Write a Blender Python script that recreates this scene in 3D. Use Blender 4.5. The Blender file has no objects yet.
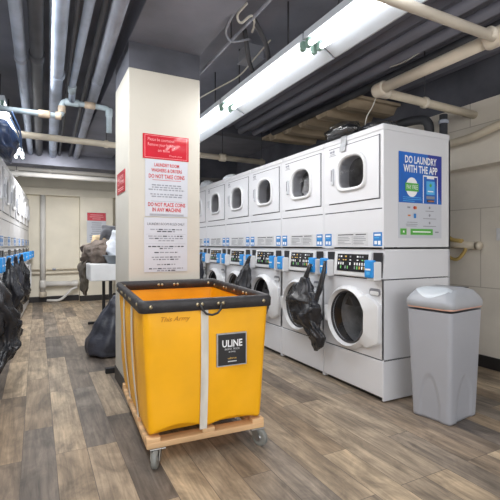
import bpy, bmesh, math, random
from mathutils import Vector, Matrix, noise
random.seed(7)
PI = math.pi
COL = bpy.context.scene.collection

# ------------------------------------------------------------------ materials
def srgb(r, g, b):
    def f(c):
        c /= 255.0
        return c / 12.92 if c <= .04045 else ((c + .055) / 1.055) ** 2.4
    return (f(r), f(g), f(b), 1.0)

def mat(name, rgb, rough=.5, metal=0.0, var=.06, scale=6.0, bump=0.0, bscale=30.0, coat=0.0, stretch=None, spec=.5):
    m = bpy.data.materials.new(name); m.use_nodes = True
    nt = m.node_tree; bs = nt.nodes['Principled BSDF']
    tc = nt.nodes.new('ShaderNodeTexCoord')
    mp = nt.nodes.new('ShaderNodeMapping'); nt.links.new(tc.outputs['Object'], mp.inputs[0])
    if stretch: mp.inputs['Scale'].default_value = stretch
    nz = nt.nodes.new('ShaderNodeTexNoise'); nz.inputs['Scale'].default_value = scale; nz.inputs['Detail'].default_value = 5
    nt.links.new(mp.outputs[0], nz.inputs['Vector'])
    cr = nt.nodes.new('ShaderNodeValToRGB')
    c = srgb(*rgb)
    lo = tuple(max(0, v * (1 - var * 2)) for v in c[:3]) + (1,)
    hi = tuple(min(1, v * (1 + var * 2)) for v in c[:3]) + (1,)
    cr.color_ramp.elements[0].position = .3; cr.color_ramp.elements[1].position = .7
    cr.color_ramp.elements[0].color = lo; cr.color_ramp.elements[1].color = hi
    nt.links.new(nz.outputs['Fac'], cr.inputs[0]); nt.links.new(cr.outputs[0], bs.inputs['Base Color'])
    bs.inputs['Roughness'].default_value = rough; bs.inputs['Metallic'].default_value = metal
    bs.inputs['Coat Weight'].default_value = coat
    bs.inputs['Specular IOR Level'].default_value = spec
    if bump:
        n2 = nt.nodes.new('ShaderNodeTexNoise'); n2.inputs['Scale'].default_value = bscale; n2.inputs['Detail'].default_value = 4
        nt.links.new(mp.outputs[0], n2.inputs['Vector'])
        b = nt.nodes.new('ShaderNodeBump'); b.inputs['Strength'].default_value = bump; b.inputs['Distance'].default_value = .02
        nt.links.new(n2.outputs['Fac'], b.inputs['Height']); nt.links.new(b.outputs[0], bs.inputs['Normal'])
    return m

def emit(name, rgb, s):
    m = bpy.data.materials.new(name); m.use_nodes = True
    nt = m.node_tree; bs = nt.nodes['Principled BSDF']
    bs.inputs['Base Color'].default_value = (.9, .9, .9, 1)
    bs.inputs['Emission Color'].default_value = rgb + (1,); bs.inputs['Emission Strength'].default_value = s
    return m

def glass_mat(name, tint, refl=.12):
    m = bpy.data.materials.new(name); m.use_nodes = True
    nt = m.node_tree; nt.nodes.remove(nt.nodes['Principled BSDF'])
    out = nt.nodes['Material Output']
    tr = nt.nodes.new('ShaderNodeBsdfTransparent'); tr.inputs[0].default_value = tint
    gl = nt.nodes.new('ShaderNodeBsdfGlossy'); gl.inputs['Roughness'].default_value = .06
    lw = nt.nodes.new('ShaderNodeLayerWeight'); lw.inputs[0].default_value = .3
    mx = nt.nodes.new('ShaderNodeMixShader')
    mul = nt.nodes.new('ShaderNodeMath'); mul.operation = 'MULTIPLY_ADD'
    nt.links.new(lw.outputs['Fresnel'], mul.inputs[0]); mul.inputs[1].default_value = .22; mul.inputs[2].default_value = refl
    nt.links.new(mul.outputs[0], mx.inputs[0]); nt.links.new(tr.outputs[0], mx.inputs[1]); nt.links.new(gl.outputs[0], mx.inputs[2])
    nt.links.new(mx.outputs[0], out.inputs[0])
    return m

def floor_mat():
    m = bpy.data.materials.new('vinyl_plank'); m.use_nodes = True
    nt = m.node_tree; bs = nt.nodes['Principled BSDF']; L = nt.links.new; N = nt.nodes.new
    tc = N('ShaderNodeTexCoord')
    mp = N('ShaderNodeMapping'); mp.inputs['Rotation'].default_value = (0, 0, PI / 2); mp.inputs['Location'].default_value = (.35, .07, 0)
    L(tc.outputs['Object'], mp.inputs[0])
    def brick(mortar):
        b = N('ShaderNodeTexBrick'); b.offset = .37; b.offset_frequency = 3; b.squash = 1
        b.inputs['Scale'].default_value = 1.0; b.inputs['Brick Width'].default_value = 1.05; b.inputs['Row Height'].default_value = .158
        b.inputs['Mortar Size'].default_value = mortar; b.inputs['Bias'].default_value = 0
        b.inputs['Color1'].default_value = (0, 0, 0, 1); b.inputs['Color2'].default_value = (1, 1, 1, 1)
        b.inputs['Mortar'].default_value = (.5, .5, .5, 1)
        L(mp.outputs[0], b.inputs['Vector']); return b
    b = brick(.0015)
    cr = N('ShaderNodeValToRGB'); e = cr.color_ramp.elements
    cols = [(0, (98, 93, 90)), (.18, (142, 127, 111)), (.36, (166, 151, 132)), (.5, (114, 109, 106)), (.68, (182, 164, 140)), (.85, (138, 122, 104)), (1, (196, 179, 155))]
    e[0].position = 0; e[0].color = srgb(*cols[0][1]); e[1].position = 1; e[1].color = srgb(*cols[-1][1])
    for p, c in cols[1:-1]:
        x = e.new(p); x.color = srgb(*c)
    L(b.outputs['Color'], cr.inputs[0])
    # long grain, shifted per plank so it breaks at the joints
    add = N('ShaderNodeVectorMath'); add.operation = 'ADD'
    sc = N('ShaderNodeVectorMath'); sc.operation = 'SCALE'; sc.inputs['Scale'].default_value = 9.0
    L(b.outputs['Color'], sc.inputs[0]); L(mp.outputs[0], add.inputs[0]); L(sc.outputs[0], add.inputs[1])
    def grain(sx, sy, scale, detail, dist):
        m2 = N('ShaderNodeMapping'); m2.inputs['Scale'].default_value = (sx, sy, 1); L(add.outputs[0], m2.inputs[0])
        n = N('ShaderNodeTexNoise'); n.inputs['Scale'].default_value = scale; n.inputs['Detail'].default_value = detail
        n.inputs['Roughness'].default_value = .65; n.inputs['Distortion'].default_value = dist
        L(m2.outputs[0], n.inputs['Vector']); return n
    g1 = grain(1.2, 16, 2.2, 8, .6); g2 = grain(2.0, 4.0, 1.6, 5, .8)
    def over(base, fac_node, lo, hi, p0, p1):
        r = N('ShaderNodeValToRGB'); r.color_ramp.elements[0].position = p0; r.color_ramp.elements[1].position = p1
        r.color_ramp.elements[0].color = (lo, lo, lo * 1.02, 1); r.color_ramp.elements[1].color = (hi, hi * .99, hi * .97, 1)
        L(fac_node.outputs['Fac'], r.inputs[0])
        mx = N('ShaderNodeMixRGB'); mx.blend_type = 'MULTIPLY'; mx.inputs[0].default_value = 1
        L(base, mx.inputs[1]); L(r.outputs[0], mx.inputs[2]); return mx.outputs[0]
    c = over(cr.outputs[0], g1, .62, 1.3, .33, .68)
    c = over(c, g2, .6, 1.36, .34, .66)
    # dark seams
    mx = N('ShaderNodeMixRGB'); mx.inputs[2].default_value = srgb(70, 60, 52)
    f = N('ShaderNodeMath'); f.operation = 'MULTIPLY'; f.inputs[1].default_value = .6
    L(b.outputs['Fac'], f.inputs[0]); L(f.outputs[0], mx.inputs[0]); L(c, mx.inputs[1])
    L(mx.outputs[0], bs.inputs['Base Color'])
    bs.inputs['Roughness'].default_value = .42; bs.inputs['Specular IOR Level'].default_value = .35
    bm_ = N('ShaderNodeBump'); bm_.inputs['Strength'].default_value = .12; bm_.inputs['Distance'].default_value = .004
    L(g1.outputs['Fac'], bm_.inputs['Height']); L(bm_.outputs[0], bs.inputs['Normal'])
    return m

def block_wall_mat(name, rgb):
    m = mat(name, rgb, .6, var=.05, scale=2.5, bump=.15, bscale=14)
    nt = m.node_tree; bs = nt.nodes['Principled BSDF']
    src = bs.inputs['Base Color'].links[0].from_socket
    tc = nt.nodes.new('ShaderNodeTexCoord'); mp = nt.nodes.new('ShaderNodeMapping')
    mp.inputs['Rotation'].default_value = (PI / 2, 0, PI / 2)
    nt.links.new(tc.outputs['Object'], mp.inputs[0])
    b = nt.nodes.new('ShaderNodeTexBrick'); b.inputs['Scale'].default_value = 1
    b.inputs['Brick Width'].default_value = 1.22; b.inputs['Row Height'].default_value = .73; b.inputs['Mortar Size'].default_value = .004
    b.inputs['Color1'].default_value = (1, 1, 1, 1); b.inputs['Color2'].default_value = (.94, .94, .94, 1); b.inputs['Mortar'].default_value = (.66, .64, .62, 1)
    sep = nt.nodes.new('ShaderNodeSeparateXYZ'); cmb = nt.nodes.new('ShaderNodeCombineXYZ')
    nt.links.new(tc.outputs['Object'], sep.inputs[0]); nt.links.new(sep.outputs['Y'], cmb.inputs['X']); nt.links.new(sep.outputs['Z'], cmb.inputs['Y'])
    nt.links.new(cmb.outputs[0], b.inputs['Vector'])
    mx = nt.nodes.new('ShaderNodeMixRGB'); mx.blend_type = 'MULTIPLY'; mx.inputs[0].default_value = 1
    nt.links.new(src, mx.inputs[1]); nt.links.new(b.outputs['Color'], mx.inputs[2]); nt.links.new(mx.outputs[0], bs.inputs['Base Color'])
    return m

M = dict(
    floor=floor_mat(),
    wall=block_wall_mat('painted_block', (224, 218, 208)),
    backwall=mat('painted_wall', (230, 224, 208), .6, var=.06, scale=1.5, bump=.1, bscale=9),
    column=mat('column_paint', (200, 196, 186), .45, var=.03, scale=2, bump=.08, bscale=8),
    ceil=mat('dark_ceiling', (116, 119, 131), .7, var=.15, scale=1.6, bump=.2, bscale=12),
    ceil_dk=mat('charcoal_ceiling', (86, 88, 98), .75, var=.18, scale=2.2, bump=.2, bscale=12),
    rib=mat('deck_rib', (116, 117, 129), .6, var=.15, scale=3, stretch=(1, .3, 1)),
    slat=mat('bare_deck', (164, 148, 126), .8, var=.25, scale=4, stretch=(.4, 2, 1)),
    base=mat('black_baseboard', (42, 40, 41), .5, var=.1),
    enamel=mat('white_enamel', (214, 216, 222), .3, var=.015, scale=2, coat=.15),
    enamel2=mat('white_enamel_edge', (196, 199, 206), .3, var=.02),
    white=mat('white_plastic', (216, 218, 222), .35, var=.02),
    seam=mat('dark_seam', (70, 74, 84), .6),
    gray_pl=mat('grey_plastic', (128, 130, 138), .45, var=.05),
    chrome=mat('drum_steel', (206, 208, 212), .42, .45, var=.2, scale=9),
    drum_dk=mat('drum_dark', (150, 150, 154), .45, .3, var=.3, scale=8),
    gasket=mat('gasket', (58, 58, 62), .5),
    glass=glass_mat('door_glass', (.8, .81, .83, 1), .04),
    glass_d=glass_mat('dryer_glass', (.6, .6, .61, 1), .01),
    black=mat('black_plastic', (34, 34, 37), .4, var=.1),
    display=mat('display_black', (24, 24, 28), .25, var=.1),
    blue=mat('reader_blue', (38, 140, 216), .4, var=.05),
    sticker=mat('sticker_blue', (44, 126, 200), .45, var=.04),
    placard=mat('placard', (206, 208, 212), .4, var=.03),
    ink=mat('grey_ink', (142, 146, 156), .6),
    ink_dk=mat('dark_ink', (62, 64, 74), .6),
    ink_w=mat('white_ink', (240, 242, 246), .5, var=.01),
    ink_y=mat('amber_ink', (214, 176, 92), .5),
    ink_g=mat('green_ink', (112, 190, 110), .5),
    red=mat('sign_red', (192, 20, 42), .5, var=.04, coat=1.0, spec=.2),
    ink_r=mat('red_ink', (196, 58, 62), .6),
    ink_pink=mat('pale_ink', (232, 150, 156), .5),
    paper=mat('sign_paper', (196, 200, 210), .35, var=.015),
    p_blue=mat('poster_blue', (22, 96, 186), .35, var=.15, scale=2.0),
    p_navy=mat('poster_navy', (34, 52, 150), .35, var=.05),
    p_green=mat('poster_green', (84, 172, 70), .4, var=.03),
    p_cyan=mat('poster_cyan', (84, 176, 232), .4, var=.05),
    p_orange=mat('poster_orange', (222, 130, 70), .4),
    yellow=mat('yellow_vinyl', (244, 178, 12), .42, var=.05, scale=3, bump=.12, bscale=7),
    yellow_in=mat('yellow_vinyl_inside', (236, 166, 8), .5, var=.07, scale=3, bump=.2, bscale=7),
    binding=mat('black_binding', (44, 43, 46), .5, var=.15, scale=12, bump=.25, bscale=25),
    webbing=mat('grey_webbing', (206, 203, 196), .7, var=.08, scale=14, stretch=(1, 1, .3)),
    brass=mat('rivet', (190, 178, 150), .3, 1.0),
    wood=mat('pallet_wood', (206, 170, 128), .6, var=.14, scale=5, stretch=(.5, 5, 5), bump=.1),
    steel=mat('caster_steel', (168, 170, 172), .3, .9, var=.1),
    tyre=mat('caster_tyre', (128, 130, 128), .5, var=.1),
    bin=mat('bin_grey', (160, 163, 172), .42, var=.02, scale=3),
    bin_lid=mat('bin_lid_grey', (164, 168, 176), .4, var=.02),
    bin_flap_lit=mat('bin_flap_lit', (196, 204, 212), .3, var=.02),  # lid plastic made paler: light on the upturned flap is in the colour
    liner=mat('liner_peach', (206, 164, 148), .5, var=.1),
    bag=mat('black_bag', (44, 45, 50), .27, var=.2, scale=8, bump=.5, bscale=16),
    bag_g=mat('charcoal_bag', (62, 64, 74), .4, var=.2, scale=6, bump=.5, bscale=12),
    navy=mat('navy_bag', (38, 54, 84), .35, var=.3, scale=7, bump=.5, bscale=14),
    navy_trim=mat('blue_cord', (84, 112, 156), .5),
    pipe_blue=mat('pipe_grey_blue', (158, 170, 190), .5, var=.1, scale=5, bump=.1),
    pipe_gray=mat('pipe_grey', (140, 146, 160), .5, var=.12, scale=5, bump=.1),
    pipe_dark=mat('pipe_dark', (60, 62, 68), .6, var=.15, scale=5),
    pipe_white=mat('pipe_white', (226, 218, 204), .45, var=.05, scale=4),
    pipe_beige=mat('pipe_beige', (206, 196, 178), .5, var=.08, scale=4),
    pipe_copper=mat('pipe_old_brass', (186, 168, 148), .5, var=.25, scale=12),
    pipe_verd=mat('pipe_verdigris', (166, 180, 188), .5, var=.15, scale=9),
    duct=mat('duct_white', (218, 216, 212), .45, var=.05, scale=3),
    refl=mat('fixture_white', (196, 204, 214), .35, var=.01),
    tube=emit('lamp_tube', (1.0, .985, .96), 7.0),
    sock=mat('lamp_socket', (120, 150, 140), .5),
    wire=mat('wire_pale', (190, 188, 182), .6),
    wire_y=mat('hose_yellow', (186, 160, 96), .6),
    box_g=mat('box_grey', (136, 140, 150), .5),
    table=mat('table_white', (222, 224, 226), .45, var=.03),
    coat=mat('brown_coat', (112, 100, 92), .85, var=.25, scale=7, bump=.6, bscale=18),
    coat_d=mat('taupe_coat', (98, 90, 80), .85, var=.25, scale=7, bump=.6, bscale=14),
    linen=mat('white_linen', (222, 228, 238), .8, var=.1, scale=8, bump=.6, bscale=14),
    dark_cl=mat('grey_garment', (92, 94, 100), .85, var=.3, scale=9, bump=.5, bscale=14),
    tan_cl=mat('tan_garment', (186, 166, 134), .85, var=.2, scale=9, bump=.5, bscale=14),
    basin=mat('grey_basin', (136, 144, 152), .45, var=.04),
    dryload=mat('drum_load', (214, 215, 218), .8, var=.15, scale=14, bump=.6, bscale=20),
    clear=glass_mat('clear_plastic', (.8, .82, .84, 1), .06),
    tape=mat('grey_tape', (168, 172, 178), .4, var=.1, scale=20),
)

# ------------------------------------------------------------------ mesh building
class MB:
    def __init__(s): s.v = []; s.f = []; s.m = []; s.sm = []; s.mats = []
    def mi(s, m):
        m = M[m]
        if m not in s.mats: s.mats.append(m)
        return s.mats.index(m)
    def raw(s, v, f, m, smooth=False):
        o = len(s.v); k = s.mi(m)
        s.v += [tuple(p) for p in v]
        for q in f: s.f.append([i + o for i in q]); s.m.append(k); s.sm.append(smooth)
        return s
    def bm(s, b, m, smooth=False):
        b.verts.index_update()
        s.raw([v.co.copy() for v in b.verts], [[v.index for v in f.verts] for f in b.faces], m, smooth); b.free(); return s
    def box(s, x0, x1, y0, y1, z0, z1, m, r=0, seg=2, mtx=None, smooth=None):
        b = bmesh.new(); bmesh.ops.create_cube(b, size=1)
        for v in b.verts: v.co = Vector(((x0 + x1) / 2 + v.co.x * (x1 - x0), (y0 + y1) / 2 + v.co.y * (y1 - y0), (z0 + z1) / 2 + v.co.z * (z1 - z0)))
        if r: bmesh.ops.bevel(b, geom=b.edges[:], offset=r, segments=seg, affect='EDGES', profile=.5)
        if mtx: bmesh.ops.transform(b, matrix=mtx, verts=b.verts)
        return s.bm(b, m, False if smooth is None else smooth)
    def prism(s, pts, n, m, smooth=False):
        """pts: 3D outline, n: extrusion vector."""
        n = Vector(n); k = len(pts); a = [Vector(p) for p in pts]
        v = a + [p + n for p in a]
        f = [list(range(k))[::-1], list(range(k, 2 * k))] + [[i, (i + 1) % k, k + (i + 1) % k, k + i] for i in range(k)]
        return s.raw(v, f, m, smooth)
    def loft(s, rings, m, smooth=True, cap0=False, cap1=False, closed=True):
        k = len(rings[0]); v = [p for r in rings for p in r]; f = []
        for j in range(len(rings) - 1):
            for i in range(k if closed else k - 1):
                a = j * k + i; b = j * k + (i + 1) % k
                f.append([a, b, b + k, a + k])
        if cap0: f.append(list(range(k))[::-1])
        if cap1: f.append([(len(rings) - 1) * k + i for i in range(k)])
        return s.raw(v, f, m, smooth)
    def tube(s, pts, r, m, n=12, fillet=0, caps=True, fs=5):
        P = [Vector(p) for p in pts]
        if fillet and len(P) > 2:
            Q = [P[0]]
            for i in range(1, len(P) - 1):
                a = (P[i - 1] - P[i]); c = (P[i + 1] - P[i]); d = min(fillet, a.length * .49, c.length * .49)
                A = P[i] + a.normalized() * d; C = P[i] + c.normalized() * d
                for t in range(fs + 1):
                    t /= fs; Q.append(A * (1 - t) ** 2 + P[i] * 2 * t * (1 - t) + C * t * t)
            Q.append(P[-1]); P = Q
        rings = []; up = None
        for i, p in enumerate(P):
            d = (P[min(i + 1, len(P) - 1)] - P[max(i - 1, 0)]).normalized()
            if up is None: up = Vector((0, 0, 1)) if abs(d.z) < .9 else Vector((1, 0, 0))
            u = d.cross(up).normalized(); w = u.cross(d).normalized(); up = w
            if isinstance(r, (list, tuple)):
                q = i / max(1, len(P) - 1) * (len(r) - 1); j = min(int(q), len(r) - 2); rr = r[j] + (r[j + 1] - r[j]) * (q - j)
            else: rr = r
            rings.append([p + (u * math.cos(2 * PI * k / n) + w * math.sin(2 * PI * k / n)) * rr for k in range(n)])
        return s.loft(rings, m, True, caps, caps)
    def strip(s, pts, width_vec, th_vec, m, smooth=True):
        """flat band following pts"""
        w = Vector(width_vec) / 2; t = Vector(th_vec) / 2; rings = []
        for p in pts:
            p = Vector(p); rings.append([p - w - t, p + w - t, p + w + t, p - w + t])
        return s.loft(rings, m, False, True, True)
    def lathe(s, prof, m, n=32, org=(0, 0, 0), axis='Z', smooth=True, cap0=False, cap1=False):
        rings = []
        for (r, h) in prof:
            ring = []
            for k in range(n):
                a = 2 * PI * k / n; c, q = r * math.cos(a), r * math.sin(a)
                p = (c, q, h) if axis == 'Z' else ((c, h, q) if axis == 'Y' else (h, c, q))
                ring.append((p[0] + org[0], p[1] + org[1], p[2] + org[2]))
            rings.append(ring)
        return s.loft(rings, m, smooth, cap0, cap1)
    def text(s, txt, size, org, u, v, m, align='CENTER', width=None, lift=.0012, bold=0.0, shear=0.0):
        c = bpy.data.curves.new('t', 'FONT'); c.body = txt; c.size = size; c.align_x = align; c.resolution_u = 2
        c.offset = bold; c.shear = shear
        o = bpy.data.objects.new('t', c); COL.objects.link(o)
        dg = bpy.context.evaluated_depsgraph_get(); me = bpy.data.meshes.new_from_object(o.evaluated_get(dg))
        u = Vector(u); v = Vector(v); n = u.cross(v)
        xs = [q.co.x for q in me.vertices] or [0]
        k = 1.0
        if width: k = width / max(1e-6, max(xs) - min(xs))
        s.raw([Vector(org) + u * q.co.x * k + v * q.co.y * (1 if width else 1) + n * lift for q in me.vertices], [list(p.vertices) for p in me.polygons], m)
        bpy.data.objects.remove(o); bpy.data.curves.remove(c); bpy.data.meshes.remove(me)
        return s
    def rect(s, org, u, v, a, b, c, d, m, lift=.001):
        """flat patch in the plane (u,v): a..b along u, c..d along v"""
        u = Vector(u); v = Vector(v); n = u.cross(v); o = Vector(org) + n * lift
        return s.raw([o + u * a + v * c, o + u * b + v * c, o + u * b + v * d, o + u * a + v * d], [[0, 1, 2, 3]], m)
    def disc(s, org, u, v, r, m, lift=.001, n=24, ry=None):
        u = Vector(u); v = Vector(v); nn = u.cross(v); o = Vector(org) + nn * lift
        return s.raw([o + u * r * math.cos(2 * PI * k / n) + v * (ry or r) * math.sin(2 * PI * k / n) for k in range(n)], [list(range(n))], m)
    def build(s, name, parent=None, label=None):
        me = bpy.data.meshes.new(name); me.from_pydata(s.v, [], s.f)
        for m in s.mats: me.materials.append(m)
        for i, p in enumerate(me.polygons): p.material_index = s.m[i]; p.use_smooth = s.sm[i]
        b = bmesh.new(); b.from_mesh(me); bmesh.ops.recalc_face_normals(b, faces=b.faces[:]) if not getattr(s, 'keep', False) else None
        b.to_mesh(me); b.free(); me.update()
        o = bpy.data.objects.new(name, me); COL.objects.link(o)
        if parent: o.parent = parent
        if label: o['label'] = label
        return o

def tag(o, label, cat, group=None):
    o['label'] = label; o['category'] = cat
    if group: o['group'] = group
    return o
def thing(name, label, cat, loc=(0, 0, 0), rz=0, group=None):
    o = bpy.data.objects.new(name, None); COL.objects.link(o); o.empty_display_size = .1
    o.location = loc; o.rotation_euler = (0, 0, rz); return tag(o, label, cat, group)
def struct(name, mb):
    o = mb.build(name); o['kind'] = 'structure'; return o
def dup(root, loc, rz, label, group=None):
    def rec(o, par):
        c = o.copy(); COL.objects.link(c); c.parent = par
        for ch in list(o.children): rec(ch, c)
        return c
    r = rec(root, None); r.location = loc; r.rotation_euler = (0, 0, rz); r['label'] = label
    if group: r['group'] = group
    return r
def smooth_mod(o, lv=1):
    m = o.modifiers.new('s', 'SUBSURF'); m.levels = lv; m.render_levels = lv; return o

def rrect(x0, x1, z0, z1, r, n=6):
    """rounded rectangle, CCW from lower left corner, list of (x,z)"""
    out = []
    for cx, cz, a0 in ((x1 - r, z0 + r, -PI / 2), (x1 - r, z1 - r, 0), (x0 + r, z1 - r, PI / 2), (x0 + r, z0 + r, PI)):
        for k in range(n + 1):
            a = a0 + PI / 2 * k / n; out.append((cx + r * math.cos(a), cz + r * math.sin(a)))
    return out
def to_rect(pts, x0, x1, z0, z1):
    """push an outline radially (from its centre) onto a rectangle"""
    cx = sum(p[0] for p in pts) / len(pts); cz = sum(p[1] for p in pts) / len(pts); out = []
    for x, z in pts:
        dx, dz = x - cx, z - cz; t = 1e9
        if dx > 1e-9: t = min(t, (x1 - cx) / dx)
        if dx < -1e-9: t = min(t, (x0 - cx) / dx)
        if dz > 1e-9: t = min(t, (z1 - cz) / dz)
        if dz < -1e-9: t = min(t, (z0 - cz) / dz)
        out.append((cx + dx * t, cz + dz * t))
    # snap the points next to each corner onto it
    for c in ((x0, z0), (x1, z0), (x1, z1), (x0, z1)):
        i = min(range(len(out)), key=lambda k: (out[k][0] - c[0]) ** 2 + (out[k][1] - c[1]) ** 2); out[i] = c
    return out
def on_y(pts, y): return [(x, y, z) for x, z in pts]
def circle(cx, cz, r, n=48): return [(cx + r * math.cos(2 * PI * k / n), cz + r * math.sin(2 * PI * k / n)) for k in range(n)]

# ------------------------------------------------------------------ the room
XR = 3.65; XL = -1.18; YB = 9.1; YF = -3.0; ZC = 2.78
struct('floor', MB().box(XL - .1, XR + .1, YF, YB + .1, -.1, 0, 'floor'))
struct('ceiling', MB().box(XL - .1, XR + .1, YF, YB + .1, ZC, ZC + .12, 'ceil'))
struct('wall_right', MB().box(XR, XR + .15, YF, YB + .15, 0, ZC, 'wall'))
struct('wall_left', MB().box(XL - .15, XL, YF, YB + .15, 0, ZC, 'backwall'))
struct('wall_back', MB().box(XL, XR, YB, YB + .15, 0, ZC, 'backwall'))
struct('trim_1', MB().box(3.5, XR, YF, YB, 1.83, 2.4, 'wall').box(3.5, XR, YF, YB, 2.4, ZC, 'ceil_dk'))
struct('trim_2', MB().box(XL, 3.5, YB - .12, YB, 2.09, 2.24, 'backwall', .01))
struct('trim_3', MB().box(XL, 3.5, 8.75, YB, 2.5, ZC, 'ceil_dk'))
struct('trim_4', MB().box(XL, 3.5, 7.4, 7.75, 2.4, ZC, 'ceil_dk'))
struct('baseboard_right', MB().box(XR - .02, XR, YF, YB, 0, .11, 'base', .004))
struct('baseboard_back', MB().box(XL, .76, YB - .02, YB, 0, .11, 'base', .004).box(1.4, XR - .02, YB - .02, YB, 0, .11, 'base', .004))
struct('trim_5', MB().box(.762, 1.394, 8.9, YB, 0, 2.09, 'backwall', .006).box(.755, 1.4, 8.885, 8.9, 0, .11, 'base'))
# column with its dark cap, and the beam it carries
CX0, CX1, CY0, CY1 = .588, 1.135, 3.069, 3.626
struct('column', MB().box(CX0, CX1, CY0, CY1, 0, 2.41, 'column', .008).box(CX0 + .002, CX1 - .002, CY0 + .002, CY1 - .002, 2.41, 2.6, 'ceil_dk')
       .box(CX0 - .006, CX1 + .006, CY0 - .006, CY1 + .006, 0, .11, 'base', .003))
struct('ceiling_beam', MB().box(CX0, CX1, YF, 7.4, 2.6, ZC, 'ceil', .006))
# deck ribs over the machines and bare slats further back
mb = MB()
for k in range(9):
    x = 1.86 + k * .185
    mb.prism([(x, YF, ZC), (x + .03, YF, ZC - .055), (x + .10, YF, ZC - .055), (x + .13, YF, ZC)], (0, 8.2, 0), 'rib')
mb.box(1.8, 3.5, 5.2, 5.4, 2.66, ZC, 'ceil_dk', .01)
struct('ceiling_deck', mb)
mb = MB()
for k in range(5):
    y = 3.3 + k * .36
    mb.prism([(2.85, y, 2.62), (2.85, y + .05, 2.55), (2.85, y + .2, 2.55), (2.85, y + .25, 2.62)], (.65, 0, 0), 'slat')
mb.box(2.85, 3.5, 3.25, 5.2, 2.62, 2.65, 'slat')
struct('ceiling_slats', mb)

# ------------------------------------------------------------------ washers and dryers (local: width X, front faces -Y)
W = .686; HW = W / 2; DEP = .70; ZS = 1.09; ZT = 1.985
PITCH = .69
U = (1, 0, 0); V = (0, 0, 1)      # plane seen from the front: normal u x v = -Y

def card_reader(x, parent):
    MB().box(x - .045, x + .045, -.006, .004, .885, 1.065, 'black', .003).build('reader_plate', parent)
    b = MB().box(x - .04, x + .04, -.075, -.004, .865, 1.0, 'white', .008, 2).build('card_reader', parent, 'white and blue card reader')
    MB().box(x - .046, x + .034, -.092, -.05, .885, 1.012, 'blue', .01, 2).box(x - .03, x + .02, -.096, -.088, .94, .952, 'ink_w').box(x - .02, x + .012, -.094, -.09, .91, .93, 'p_cyan').build('reader_cover', b, 'blue cover')

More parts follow.
